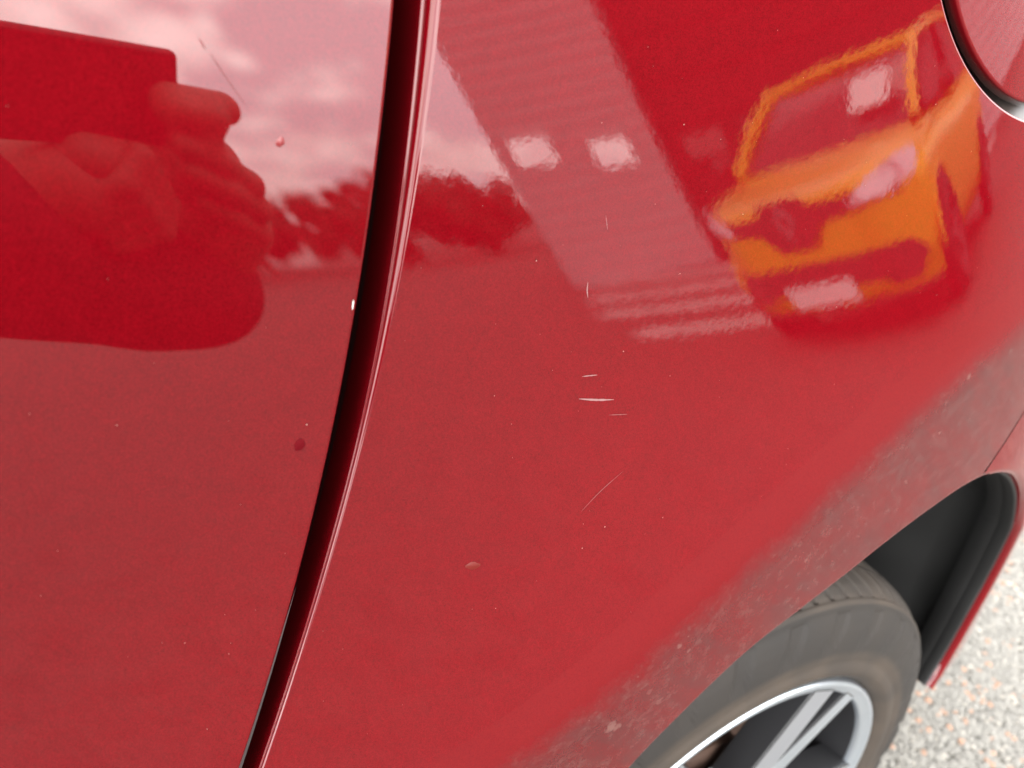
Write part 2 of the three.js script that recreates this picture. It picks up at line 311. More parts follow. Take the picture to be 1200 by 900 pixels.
// ───────────── workshop ─────────────
{
  const w = thing('workshop', 'pale grey clad workshop with two small bright windows and a wide bay, its dark inside painted as a charcoal front', 'workshop', [7.35, 0, 14.5], 0.488);
  const clad = std([0.42, 0.42, 0.43], 0.5), trim = std([0.06, 0.06, 0.065], 0.5), paneM = std([1, 1, 1], 0.02, { transmission: 1, thickness: 0 }), frameM = std([0.5, 0.5, 0.5], 0.4);
  const ribbed = (x0, x1, h0, h1, holes = []) => {                     // horizontal ribs, openings left free
    const parts = [], rib = 0.2;
    for (let y = h0; y < h1 - 1e-6; y += rib) {
      let runs = [[x0, x1]];
      for (const [a, b, c, d] of holes) if (y + rib > c + 1e-6 && y < d - 1e-6) runs = runs.flatMap(([p, q]) => [[p, Math.min(q, a)], [Math.max(p, b), q]].filter(([s, t]) => t - s > 1e-4));
      for (const [p, q] of runs) { const s = new THREE.Shape([[0, 0], [0.035, 0.03], [0.035, 0.15], [0, 0.18], [0, 0.2], [-0.05, 0.2], [-0.05, 0]].map((v) => new THREE.Vector2(...v))); parts.push(new THREE.ExtrudeGeometry(s, { depth: q - p, bevelEnabled: false }).rotateY(Math.PI / 2).translate(p, y, 0)); }
    }
    return parts.map((g) => g);
  };
  const W1 = [0.25, 0.95, 1.6, 2.0], W2 = [1.5, 2.15, 1.4, 1.8];
  mesh('wall', ribbed(0, 2.55, 0, 5, [W1, W2]), clad, w);
  mesh('wall', ribbed(7.6, 16, 0, 5), clad, w);
  for (const [a, b, c, d] of [W1, W2]) {
    const wd = mesh('window', box(b - a, d - c, 0.006, (a + b) / 2, (c + d) / 2, 0.02), paneM, w);
    mesh('frame', [box(b - a + 0.06, 0.05, 0.1, (a + b) / 2, d, -0.01), box(b - a + 0.06, 0.05, 0.1, (a + b) / 2, c, -0.01), box(0.05, d - c - 0.05, 0.1, a, (c + d) / 2, -0.01), box(0.05, d - c - 0.05, 0.1, b, (c + d) / 2, -0.01)], frameM, wd);
  }
  mesh('lintel', box(5.03, 0.4, 0.3, 5.075, 4.8, 0.15), trim, w);
  mesh('fascia', box(16.2, 0.7, 0.25, 8, 5.35, 0.1), trim, w);
  mesh('roof', [box(13.75, 0.2, 6.4, 9.3, 5.8, 3.2), box(2.5, 0.12, 1.3, 1.25, 5.1, 0.6)], trim, w);
  mesh('side_wall', [box(0.15, 5.0, 1.2, 0.085, 2.5, 0.62), box(0.2, 5.7, 6, 15.9, 2.85, 3.1), box(12.2, 5.7, 0.2, 9.9, 2.85, 6.2), box(0.2, 5.6, 6.1, 0, 2.8, 3.05).rotateY(0.125).translate(2.45, 0, 0.06)], clad, w);
  const bayShade = std([0.018, 0.0175, 0.0175], 0.9), bay = mesh('bay_shade', box(5.3, 4.58, 0.04, 5.075, 2.29, 0.19), bayShade, w);  // added near-black front, painting in the dark inside of the open bay
  for (const x of [2.61, 7.55]) mesh('bay_post', box(0.10, 4.6, 0.12, x, 2.3, 0.06), trim, bay);
  for (let i = 0; i < 8; i++) mesh('bay_shade_panel', rbox(4.84, 0.56, 0.05, 0.015, 5.075, 0.29 + i * 0.575, 0.14), bayShade, bay);
  for (const x of [3.3, 4.25]) mesh('bay_pale_pane', rbox(0.62, 0.3, 0.02, 0.008, x, 1.44, 0.11), std([0.10, 0.10, 0.10], 0.15), bay);  // added pale panes, for faint lighter marks inside the bay
}

// ───────────── trees, hedge plants and a white shed beyond the car park ─────────────
{
  const leafM = [std([0.045, 0.055, 0.03], 0.6), std([0.07, 0.08, 0.05], 0.6), std([0.12, 0.12, 0.09], 0.7)], bark = std([0.07, 0.055, 0.045], 0.9);
  function tree(name, label, category, x, z, h, wd, mat, group, n) {
    const t = thing(name, label, category, [x, 0, z], 0, group);
    const tr = [new THREE.CylinderGeometry(0.05 * h * 0.5, 0.09 * h * 0.5, h * 0.45, 7).translate(0, h * 0.225, 0)];
    const pos = [], nor = [], cl = [];
    for (let k = 0; k < 24; k++) cl.push([(rnd() - 0.5) * wd, h * (0.16 + 0.68 * rnd()), (rnd() - 0.5) * wd, 0.16 * h * (0.7 + 0.8 * rnd())]);
    for (const c of cl.slice(0, 6)) { const d = new THREE.Vector3(c[0], c[1] - h * 0.3, c[2]), L = d.length(); tr.push(new THREE.CylinderGeometry(0.012 * h, 0.025 * h, L, 5).translate(0, L / 2, 0).applyQuaternion(new THREE.Quaternion().setFromUnitVectors(new THREE.Vector3(0, 1, 0), d.normalize())).translate(0, h * 0.3, 0)); }
    for (let i = 0; i < n; i++) {
      const c = cl[Math.floor(rnd() * cl.length)], a = rnd() * 6.283, b = Math.acos(2 * rnd() - 1), r = c[3] * Math.cbrt(0.25 + 0.75 * rnd());
      const p = new THREE.Vector3(c[0] + r * Math.sin(b) * Math.cos(a), c[1] + 0.8 * r * Math.cos(b), c[2] + r * Math.sin(b) * Math.sin(a)), s = 0.07 + 0.09 * rnd();
      const u = new THREE.Vector3(rnd() - 0.5, rnd() - 0.5, rnd() - 0.5).normalize().multiplyScalar(s), v = new THREE.Vector3(rnd() - 0.5, rnd() - 0.5, rnd() - 0.5).normalize().multiplyScalar(s * 0.6);
      for (const w of [p.clone().sub(u), p.clone().add(v), p.clone().add(u), p.clone().sub(u), p.clone().add(u), p.clone().sub(v)]) pos.push(w.x, w.y, w.z);
    }
    const g = new THREE.BufferGeometry(); g.setAttribute('position', new THREE.Float32BufferAttribute(pos, 3)); g.computeVertexNormals();
    mesh('trunk', tr, bark, t); mesh('crown', g, mat, t);
  }
  const A = 'dark trees along the far edge of the car park';
  tree('bush', 'low dark green bush left of the white shed', 'bush', 4.2, 32, 2.3, 3.6, leafM[0], A, 7500);
  tree('bush', 'broad dark bush close behind the white shed', 'bush', 7.2, 38, 2.6, 3.6, leafM[0], A, 7500);
  tree('bush', 'dark green bush just right of the white shed', 'bush', 10.2, 34, 2.4, 3.6, leafM[0], A, 7500);
  tree('tree', 'round dark tree midway between shed and workshop', 'tree', 12.6, 36, 2.7, 3.4, leafM[0], A, 7500);
  tree('bush', 'dense low bush nearest the workshop corner', 'bush', 15.2, 35, 2.2, 3.4, leafM[0], A, 7500);
  tree('tree', 'olive green tree showing over the low bush by the workshop', 'tree', 18.6, 42, 2.9, 4, leafM[1], A, 7500);
  const P = 'pale thin trees behind the dark row';
  tree('pale_tree', 'pale thin tree behind the dark bushes by the workshop', 'tree', 20.5, 52, 4.0, 5, leafM[2], P, 2600);
  tree('pale_tree', 'pale tree farther off above the round dark tree', 'tree', 24, 62, 4.6, 6, leafM[2], P, 2600);
  tree('pale_tree', 'pale thin tree rising behind the shed', 'tree', 14, 58, 3.6, 6, leafM[2], P, 2600);
  const s = thing('garden_shed', 'small white shed with a grey pitched roof between dark bushes', 'shed', [10.2, 0, 47.5], 0.5), wh = std([0.8, 0.79, 0.76], 0.7);
  const gable = new THREE.Shape([[-1, 0], [1, 0], [1, 1.5], [0, 2.1], [-1, 1.5]].map((v) => new THREE.Vector2(...v)));
  mesh('wall', new THREE.ExtrudeGeometry(gable, { depth: 1.8, bevelEnabled: false }).translate(0, 0, -0.9), wh, s);
  mesh('roof', [box(1.25, 0.06, 2.0).rotateZ(0.54).translate(-0.55, 1.82, 0), box(1.25, 0.06, 2.0).rotateZ(-0.54).translate(0.55, 1.82, 0)], std([0.12, 0.12, 0.13], 0.8), s);
  const dr = mesh('door', box(0.7, 1.35, 0.05, -0.3, 0.69, -0.92), std([0.4, 0.42, 0.42], 0.6), s);
  mesh('handle', box(0.04, 0.12, 0.04, -0.05, 0.75, -0.965), std([0.1, 0.1, 0.1], 0.4), dr);
}

// ───────────── the red car ─────────────
const car = thing('red_car', 'metallic red car seen from close by at its rear door and dusty rear wheel arch', 'car');
const FC = [0.3447, 0.7717], FR = 0.1395, PC = [0.3381, 0.7658], PR = 0.1195;
const circle = (c, r, n = 160) => Array.from({ length: n }, (_, i) => [c[0] + r * Math.cos((i / n) * 2 * Math.PI), c[1] + r * Math.sin((i / n) * 2 * Math.PI)]);
const seamY = (x) => 0.3915 + 0.62 * (x - 0.2525) + 1.2 * Math.max(0, x - 0.2525) ** 2;    // bumper seam, running up and back from the lip
const seamGap = (x, y) => (y - seamY(x)) * 0.82;
const TOP = 0.97, BAND = 0.033;
{
  // rear door
  const door = mesh('rear_door', patch(-1.25, 0.02, -0.13, TOP, 0.005, [(x, y) => (doorEdge(y) - 0.0016 - x) * 0.88, (x, y) => TOP - y, (x, y) => y + 0.13], onBody()), paintDoor, car);
  const dcurve = [], qcurve = [];
  for (let y = -0.13; y <= TOP + 1e-6; y += 0.005) { dcurve.push([doorEdge(y) - 0.0016, y]); qcurve.push([quarterEdge(y), y]); }
  mesh('door_edge', flange(dcurve, 1, [...arc(0.0016, 0, Math.PI / 2, 8), [0.0016, 0.006], [0.0012, 0.012], [-0.002, 0.013], [-0.002, 0.045]]), paintDoor, door);
  // quarter panel
  const keepQ = [(x, y) => (x - quarterEdge(y)) * 0.88, (x, y) => TOP - y, (x, y) => y + 0.13, (x, y) => Math.hypot(x - FC[0], y - FC[1]) - FR, (x, y) => (y > 0.2 ? seamGap(x, y) - 0.0012 : x < 0 ? 1 : -1)];
  const quarter = mesh('quarter_panel', patch(-0.5, 0.8, -0.13, TOP, 0.004, [...keepQ, (x, y) => y - yU(x) - BAND], onBody()), paintQuarter, car);
  const dustUV = (x, y) => { const r = onBody()(x, y); r[2] = [(x - DX0) / (DX1 - DX0), (y - DY0) / (DY1 - DY0)]; return r; };
  const band = mesh('wheel_arch_flare', patch(-0.5, 0.6, -0.13, 0.6, 0.003, [...keepQ, (x, y) => yU(x) + BAND - y, lipDist], dustUV), paintDusty, car);
  tag(band, 'dusty flare over the rear wheel');
  const qp = (t, x, y) => {                                            // fold, small step, second fold, wall into the gap
    const k = lerp(0.36, 1, ramp(y, 0.62, 0.82));
    return [...arc(0.0046 * k, 0, 1.42, 10), [0.0047 * k, 0.0058 * k], [0.0049 * k, 0.0062 * k], [0.0055 * k, 0.0063 * k], ...arc(0.0008 * k, 0.25, 1.5, 6, 0.0056 * k, 0.0063 * k), [0.0066 * k, 0.011], [0.0069 * k, 0.02], [0.0072 * k, 0.045]];
  };
  mesh('panel_edge', flange(qcurve, -1, qp), paintPlain, quarter);
  mesh('gap_shade', gridGeo(4, 220, (u, v) => { const y = lerp(-0.13, TOP, v), xa = doorEdge(y) - 0.012, xb = quarterEdge(y) + 0.004, x = lerp(xa, xb, u); return [x, y + HUB, B(x, y) - 0.036 - 0.003 * Math.sin(u * Math.PI)]; }), gapShade, car);  // dark strip closing the gap, its shade put into the colour
  // rolled lip of the arch
  const seamAt = lipCurve.findIndex((p) => p[0] > 0.256), lipProfile = [...arc(0.0035, 0, Math.PI / 2, 6), [0.0035, 0.016], [0.001, 0.019]];
  mesh('arch_lip', flange(lipCurve.slice(0, seamAt + 1), 1, lipProfile), paintPlain, band);
  // rear bumper
  const bumper = mesh('rear_bumper', patch(0.2, 0.82, -0.13, 0.9, 0.004, [(x, y) => -seamGap(x, y) - 0.0012, lipDist, (x, y) => (x > 0.25 || y > 0.2 ? 1 : -1), (x, y) => 0.64 - x, (x, y) => y + 0.055 + (x - 0.34) * 0.25], onBody()), std(RED, 0.08, { ior: 1.5, map: null }), car);
  mesh('bumper_corner', gridGeo(12, 20, (u, v) => { const y = lerp(-0.1, 0.62, v), a = u * Math.PI / 2; const z0 = B(0.638, y); return [0.64 + 0.11 * Math.sin(a), y + HUB, z0 - 0.35 * (1 - Math.cos(a)) - (u > 0.98 ? 0 : 0)]; }), paintPlain, bumper);
  mesh('arch_trim', flange(lipCurve.slice(seamAt), 1, [...arc(0.006, 0, 1.5, 8), [0.0061, 0.0075]]), paintPlain, bumper);
  mesh('arch_trim', flange(lipCurve.slice(seamAt), 1, [[0.0061, 0.0075], [0.0078, 0.0078], [0.0083, 0.010], [0.006, 0.02], [0.001, 0.023]]), linerPlastic, bumper);
  // fuel flap and its recess
  const flapZ = (x, y) => -0.055 * (x - (PC[0] - PR)) - 0.01 * (y - PC[1]);
  const flapPlace = (x, y) => { const n = Bn(x, y); n.x += 0.055 * n.z; n.y += 0.01 * n.z; n.normalize(); return [[x, y + HUB, B(x, y) + flapZ(x, y)], [n.x, n.y, n.z]]; };
  const flap = mesh('fuel_flap', patch(PC[0] - PR - 0.01, PC[0] + PR + 0.01, PC[1] - PR - 0.01, PC[1] + PR + 0.01, 0.004, [(x, y) => PR - 0.0015 - Math.hypot(x - PC[0], y - PC[1])], flapPlace), paintQuarter, car);
  mesh('flap_edge', flange(circle(PC, PR - 0.0015), 1, [...arc(0.0015, 0, Math.PI / 2, 6), [0.0015, 0.008], [-0.004, 0.009]], true, flapZ), paintPlain, flap);
  const recess = mesh('flap_recess', flange(circle(FC, FR), -1, [[0.0022, 0.0026], [0.0022, 0.012], [0.004, 0.022], [0.03, 0.025], [0.138, 0.025]], true), grayPlastic, car);
  mesh('recess_rim', flange(circle(FC, FR), -1, arc(0.0022, 0, 1.7, 6), true), paintPlain, recess);
  // bodywork above and behind, out of the picture
  const roofZ = -0.75, glassM = std([0.02, 0.02, 0.022], 0.02);
  mesh('rear_side_window', gridGeo(10, 8, (u, v) => { const x = lerp(-1.2, 0.35, u), y = lerp(TOP, 1.17, v); return [x - 0.12 * v, y + HUB, B(x, TOP) - 0.02 - 0.16 * v]; }), glassM, car);
  mesh('roof', gridGeo(12, 16, (u, v) => { const x = lerp(-1.3, 0.5, u), z = lerp(-0.33, -1.35, v); return [x, 1.17 + HUB + 0.05 * Math.sin(Math.PI * v) - 0.06 * ramp(u, 0.7, 1), z]; }), paintPlain, car);
  mesh('rear_pillar', gridGeo(8, 8, (u, v) => { const x = lerp(0.34, 0.72, u), y = lerp(TOP, 1.17, v); return [x - 0.22 * v, y + HUB, B(x, TOP) - 0.015 - 0.2 * v]; }), paintPlain, car);
  mesh('tailgate', gridGeo(4, 12, (u, v) => [0.74 - 0.22 * ramp(v, 0.55, 1), lerp(-0.05, 1.17, v) + HUB, lerp(-0.45, -1.5, u)]), paintPlain, car);
  mesh('underbody', box(3.2, 0.06, 1.3, -1.1, 0.24, -0.95), linerPlastic, car);
  // wheel-arch liner, its rear edge following the lip
  const lin = [[0.004, 0.012], [0.006, 0.034], [-0.016, 0.042], [-0.022, 0.075], [-0.006, 0.12], [-0.010, 0.28]];
  mesh('arch_liner', flange(lipCurve, 1, lin), linerPlastic, car);
  mesh('inner_wall', new THREE.CylinderGeometry(0.5, 0.5, 0.02, 48).rotateX(Math.PI / 2).translate(0.03, HUB, -0.27), std([0.012, 0.012, 0.012], 0.8), car);
}
// marks in the paint: scratches, chips, small spots
{
  const scratchM = std([0.19, 0.085, 0.085], 0.6), faintM = std([0.125, 0.02, 0.02], 0.6), whiteM = std([0.5, 0.47, 0.44], 0.6), specM = std([0.25, 0.13, 0.11], 0.7);
  function strip(pts, w, mat, parent, name = 'scratch') {
    const c = new THREE.CatmullRomCurve3(pts.map((p) => new THREE.Vector3(p[0], p[1], 0)));
    const n = 14, g = gridGeo(1, n, (u, v) => { const p = c.getPoint(v), t = c.getTangent(v), k = Math.sin(Math.PI * clamp(v, 0.02, 0.98)) ** 0.6 * w * (0.75 + 0.5 * hash2(Math.round(v * n), 5, pts.length)); const x = p.x - t.y * k * (u - 0.5), y = p.y + t.x * k * (u - 0.5), N = Bn(x, y); return [x + N.x * 0.00018, y + HUB + N.y * 0.00018, B(x, y) + N.z * 0.00018]; });
    return mesh(name, g, mat, parent);
  }
  const q = car.children.find((o) => o.name === 'quarter_panel'), d = car.children.find((o) => o.name === 'rear_door');
  strip([[-0.0741, 0.6231], [-0.0652, 0.6201]], 0.0006, scratchM, q);
  strip([[-0.0795, 0.6127], [-0.070, 0.6078], [-0.0597, 0.6033]], 0.0010, scratchM, q);
  strip([[-0.0654, 0.5968], [-0.0543, 0.5922]], 0.0005, faintM, q);
  strip([[-0.0978, 0.5538], [-0.0829, 0.5591], [-0.0666, 0.5632]], 0.0004, faintM, q);
  strip([[-0.0563, 0.6679], [-0.058, 0.664], [-0.0587, 0.6601]], 0.0006, scratchM, q);
  strip([[-0.037, 0.6954], [-0.038, 0.6883]], 0.0003, scratchM, q);
  strip([[-0.1907, 0.8125], [-0.1887, 0.8041], [-0.1855, 0.7925]], 0.0004, faintM, d);
  strip([[-0.1924, 0.8183], [-0.1917, 0.814]], 0.0006, faintM, d);
  strip([[-0.1727, 0.7054], [-0.1748, 0.7015]], 0.0008, whiteM, d, 'paint_chip');
  const blob = (x, y, rx, ry, rot, mat, parent, name) => mesh(name, gridGeo(14, 3, (u, v) => { const a = u * 6.283, r = Math.max(v, 0.001) * (0.85 + 0.3 * hash2(Math.round(u * 14) % 14, 3, Math.round(rx * 1e6))), X = x + rx * r * Math.cos(a) * Math.cos(rot) - ry * r * Math.sin(a) * Math.sin(rot), Y = y + rx * r * Math.cos(a) * Math.sin(rot) + ry * r * Math.sin(a) * Math.cos(rot), N = Bn(X, Y), l = 0.00012 + 0.00025 * (1 - v * v); return [X + N.x * l, Y + HUB + N.y * l, B(X, Y) + N.z * l]; }), mat, parent);
  blob(-0.178, 0.7758, 0.0022, 0.0016, 0.5, std([0.16, 0.02, 0.022], 0.25), d, 'red_spot');  // raised spots of lighter, darker and more orange red
  blob(-0.2193, 0.6548, 0.0030, 0.0024, 0.8, std([0.085, 0.0012, 0.004], 0.6, { specularIntensity: 0.15 }), d, 'stain');
  blob(-0.1649, 0.5561, 0.0042, 0.0020, -0.5, std([0.105, 0.007, 0.0045], 0.4, { specularIntensity: 0.6 }), q, 'stain');
  const specks = [];
  for (let i = 0; i < 150; i++) {
    const x = lerp(-0.36, 0.26, rnd()), y = lerp(0.47, 0.83, rnd()), r = 0.00014 + 0.00032 * rnd() ** 4;
    if (y < yU(x) + 0.01 || Math.hypot(x - FC[0], y - FC[1]) < FR + 0.005 || (x > doorEdge(y) - 0.004 && x < quarterEdge(y) + 0.004)) continue;
    const N = Bn(x, y); specks.push(new THREE.IcosahedronGeometry(r, 0).scale(1, 1, 0.5).translate(x + N.x * 1e-4, y + HUB + N.y * 1e-4, B(x, y) + N.z * 1e-4));
  }
  tag(mesh('dust_specks', specks, specM, car), 'pale dust specks on the paint', null, null, 'stuff');
}
// rear wheel
{
  const wheel = new THREE.Group(); wheel.name = 'wheel'; wheel.position.set(0, HUB, 0); car.add(wheel);
  const prof = [[-0.012, 0.205], [-0.004, 0.213], [0.004, 0.219], [0.0085, 0.226], [0.0085, 0.233], [0.0055, 0.240], [0.0065, 0.248], [0.0060, 0.262], [0.0030, 0.275], [-0.0015, 0.285], [-0.0060, 0.2915], [-0.0075, 0.296], [-0.0105, 0.2995], [-0.0135, 0.300], [-0.017, 0.3025], [-0.024, 0.3065], [-0.034, 0.3095], [-0.046, 0.3115], [-0.0475, 0.3055], [-0.055, 0.3055], [-0.0565, 0.312], [-0.082, 0.3125], [-0.0835, 0.306], [-0.091, 0.306], [-0.0925, 0.3125], [-0.118, 0.312], [-0.1195, 0.3055], [-0.127, 0.3055], [-0.1285, 0.3115], [-0.14, 0.3095], [-0.158, 0.302], [-0.168, 0.285], [-0.172, 0.25], [-0.165, 0.21]];
  const fine = []; for (let i = 0; i + 1 < prof.length; i++) { const k = i > 7 && i < 17 ? 3 : 2; for (let j = 0; j < k; j++) fine.push([lerp(prof[i][0], prof[i + 1][0], j / k), lerp(prof[i][1], prof[i + 1][1], j / k)]); } fine.push(prof[prof.length - 1]);
  const NT = 1260, col = [];
  const g = gridGeo(NT, fine.length - 1, (u, v) => {
    const a = u * 2 * Math.PI; let [z, r] = fine[Math.round(v * (fine.length - 1))];
    const lug = mod(u * 84 + z * 20, 1), fl = mod(u * 30 + (r - 0.26) * 9, 1);
    if (r > 0.3005 && z > -0.046 && lug < 0.22) r -= 0.004;
    if (r > 0.307 && z < -0.056 && z > -0.12 && mod(u * 84 - z * 14, 1) < 0.12) r -= 0.004;
    if (r > 0.26 && r < 0.291 && z > -0.02 && fl < 0.36) z -= 0.0022 * ramp(Math.min(fl, 0.36 - fl), 0, 0.05);
    return [r * Math.cos(a), r * Math.sin(a), z, u * 1.95, v * 0.3];
  }, true);
  const p = g.attributes.position;
  for (let i = 0; i < p.count; i++) {
    const x = p.getX(i), y = p.getY(i), r = Math.hypot(x, y), n = fbm(x * 30 + 50, y * 30 + 50 + p.getZ(i) * 20, 1 << 16, 3, 81), ridge = r > 0.297 && r < 0.3025 && p.getZ(i) > -0.02;
    const br = r < 0.252 && p.getZ(i) > -0.02 ? 1 : r > 0.302 ? 0.75 : ridge ? 1 : 0.25, d = clamp(br * (0.35 + 0.9 * n), 0, 1.2);
    col.push(lerp(0.0088, 0.036, d), lerp(0.0076, 0.0262, d), lerp(0.0070, 0.0190, d));
  }
  g.setAttribute('color', new THREE.Float32BufferAttribute(col, 3));
  mesh('tyre', g, std([1, 1, 1], 0.75, { vertexColors: true }), wheel);
  const silver = std([0.62, 0.68, 0.75], 0.3, { metalness: 0.9 }), dark = std([0.02, 0.02, 0.022], 0.4, { metalness: 0.2 });
  const lathe = (pts, n = 160) => gridGeo(n, pts.length - 1, (u, v) => { const [z, r] = pts[Math.round(v * (pts.length - 1))], a = u * 2 * Math.PI; return [r * Math.cos(a), r * Math.sin(a), z]; }, true);
  const rim = mesh('rim', lathe([[-0.014, 0.2135], [0.0015, 0.2128], [0.0045, 0.2112], [0.0052, 0.209], [0.0046, 0.2065], [0.0022, 0.2035], [0.0012, 0.1985], [-0.001, 0.1965], [-0.006, 0.1955]]), silver, wheel);
  mesh('barrel', lathe([[-0.005, 0.1957], [-0.03, 0.190], [-0.08, 0.182], [-0.16, 0.185]]), dark, rim);
  const spoke = (ang, w0, w1, twist) => {
    const s = new THREE.Shape(); s.moveTo(0.03, -w0 / 2); s.lineTo(0.1985, -w1 / 2 + twist); s.lineTo(0.1985, w1 / 2 + twist); s.lineTo(0.03, w0 / 2); s.closePath();
    const gg = new THREE.ExtrudeGeometry(s, { depth: 0.03, bevelEnabled: true, bevelThickness: 0.002, bevelSize: 0.002, bevelSegments: 2, steps: 1 }); const pp = gg.attributes.position;
    for (let i = 0; i < pp.count; i++) { const r = pp.getX(i); pp.setZ(i, pp.getZ(i) - 0.034 - 0.004 * Math.sin(clamp(r / 0.2, 0, 1) * Math.PI) + 0.004 * ramp(r, 0.1, 0.2)); }
    gg.rotateZ(ang); gg.computeVertexNormals(); return gg;
  };
  const sil2 = std([0.42, 0.44, 0.48], 0.35, { metalness: 0.8 });
  for (let k = 0; k < 5; k++) { const b = k * 1.2566; mesh('spoke', spoke(b + 0.50, 0.03, 0.020, 0.012), [silver, dark], rim); mesh('spoke', spoke(b + 0.86, 0.036, 0.034, 0.0), [sil2, dark], rim); }
  mesh('hub_cap', new THREE.CylinderGeometry(0.055, 0.062, 0.03, 40).rotateX(Math.PI / 2).translate(0, 0, -0.02), silver, rim);
  mesh('brake_disc', [new THREE.CylinderGeometry(0.135, 0.135, 0.022, 60).rotateX(Math.PI / 2).translate(0, 0, -0.085), new THREE.CylinderGeometry(0.08, 0.08, 0.05, 40).rotateX(Math.PI / 2).translate(0, 0, -0.07)], std([0.10, 0.06, 0.045], 0.6, { metalness: 0.4 }), wheel);
}

// ───────────── the orange car, seen mirrored in the paint ─────────────
{
  const oc = thing('orange_car', 'small orange hatchback parked nose towards the red car, mirrored in its paint', 'car', [4.50, 0, 5.20]);
  const F = new THREE.Vector3(-0.930, 0, -0.367).normalize(), L = new THREE.Vector3(0.367, 0, -0.930).normalize();
  oc.quaternion.setFromRotationMatrix(new THREE.Matrix4().makeBasis(F, new THREE.Vector3(0, 1, 0), new THREE.Vector3().crossVectors(F, new THREE.Vector3(0, 1, 0))));
  const sgn = Math.sign(new THREE.Vector3().crossVectors(F, new THREE.Vector3(0, 1, 0)).dot(L));   // local z = ±L
  const orange = std([0.93, 0.52, 0.012], 0.38, { metalness: 0.6, clearcoat: 0.5, clearcoatRoughness: 0.02 }), black = std([0.012, 0.012, 0.013], 0.4), glass = std([0.025, 0.026, 0.03], 0.03), lamp = std([0.9, 0.9, 0.92], 0.12, { metalness: 0.3 }), plateM = std([0.8, 0.8, 0.78], 0.5), sil = std([0.6, 0.6, 0.62], 0.3, { metalness: 0.8 }), tyreM = std([0.02, 0.02, 0.02], 0.8), rimDark = std([0.09, 0.09, 0.095], 0.4, { metalness: 0.5 });
  // plan outline of the nose: how far back the skin lies at half width l
  const nose = (l) => -0.50 * (Math.abs(l) / 0.86) ** 3.6;
  const halfW = (f) => (f > -0.5 ? 0.86 * (Math.max(-f, 0) / 0.5) ** (1 / 3.6) : f < -3.7 ? 0.86 * (1 - 0.9 * ((-f - 3.7) / 0.4) ** 3) : 0.865);
  const topY = spline1([[-4.1, 0.8], [-4.0, 0.92], [-3.5, 1.03], [-2.0, 0.99], [-1.1, 0.985], [-0.9, 0.965], [-0.6, 0.915], [-0.3, 0.85], [-0.12, 0.80], [-0.04, 0.765], [0, 0.72]]);
  const body = mesh('body', gridGeo(56, 110, (u, v) => {
    const f = v < 0.4 ? -0.5 * (v / 0.4) ** 3 - 0.0004 : lerp(-0.5, -4.08, (v - 0.4) / 0.6), w = halfW(f), T = topY(f), a = u * 2 * Math.PI, n = 0.36;
    const c = Math.cos(a), s = Math.sin(a), z = w * Math.sign(c) * Math.abs(c) ** n, h = (0.19 + T) / 2 + ((T - 0.19) / 2) * Math.sign(s) * Math.abs(s) ** n;
    return [f, h, z];
  }, true), orange, oc);
  mesh('front_panel', gridGeo(40, 14, (u, v) => { const l = lerp(-0.8, 0.8, u), h = lerp(0.2, 0.73, v); return [nose(l) + 0.012 - 0.05 * ramp(0.35 - h, 0, 0.15), h, l]; }), orange, body);
  const onNose = (lift) => (l, h) => { const e = 0.01, d = (nose(l + e) - nose(l - e)) / (2 * e), n = new THREE.Vector3(1, 0.05, -d).normalize(); return [[nose(l) + 0.014 + lift - 0.05 * ramp(0.35 - h, 0, 0.15) - 0.22 * Math.max(0, h - 0.73), h, l], [n.x, n.y, n.z]]; };
  const convex = (P) => P.map((p, i) => { const q = P[(i + 1) % P.length], dx = q[0] - p[0], dy = q[1] - p[1], k = 1 / Math.hypot(dx, dy); return (x, y) => ((y - p[1]) * dx - (x - p[0]) * dy) * k; });
  const noseBit = (name, P, lift, mat) => { const xs = P.map((p) => p[0]), ys = P.map((p) => p[1]); return mesh(name, patch(Math.min(...xs), Math.max(...xs), Math.min(...ys), Math.max(...ys), 0.02, convex(P), onNose(lift)), mat, oc); };
  noseBit('grille', [[-0.72, 0.665], [-0.15, 0.625], [0.15, 0.625], [0.72, 0.665], [0.72, 0.75], [0.15, 0.745], [-0.15, 0.745], [-0.72, 0.75]], 0.022, black);
  // lozenge badge standing in a dark shield
  noseBit('grille', [[-0.27, 0.66], [-0.12, 0.52], [0.12, 0.52], [0.27, 0.66], [0.15, 0.80], [-0.15, 0.80]], 0.030, black);
  const bd = new THREE.Shape([[0, -0.105], [0.075, 0], [0, 0.105], [-0.075, 0]].map((v) => new THREE.Vector2(...v))); bd.holes.push(new THREE.Path([[0, -0.06], [0.04, 0], [0, 0.06], [-0.04, 0]].map((v) => new THREE.Vector2(...v))));
  mesh('badge', new THREE.ExtrudeGeometry(bd, { depth: 0.012, bevelEnabled: true, bevelSize: 0.004, bevelThickness: 0.004, bevelSegments: 1 }).rotateY(Math.PI / 2).translate(0.038, 0.68, 0), std([0.2, 0.2, 0.21], 0.3, { metalness: 0.8 }), oc);
  noseBit('air_intake', [[-0.64, 0.235], [0.64, 0.235], [0.75, 0.34], [0.66, 0.46], [0.2, 0.45], [-0.2, 0.45], [-0.66, 0.46], [-0.75, 0.34]], 0.008, black);
  noseBit('front_splitter', [[-0.78, 0.175], [0.78, 0.175], [0.78, 0.2], [-0.78, 0.2]], 0.006, black);
  mesh('number_plate', rbox(0.02, 0.115, 0.52, 0.006, 0.035, 0.275, 0), plateM, oc);
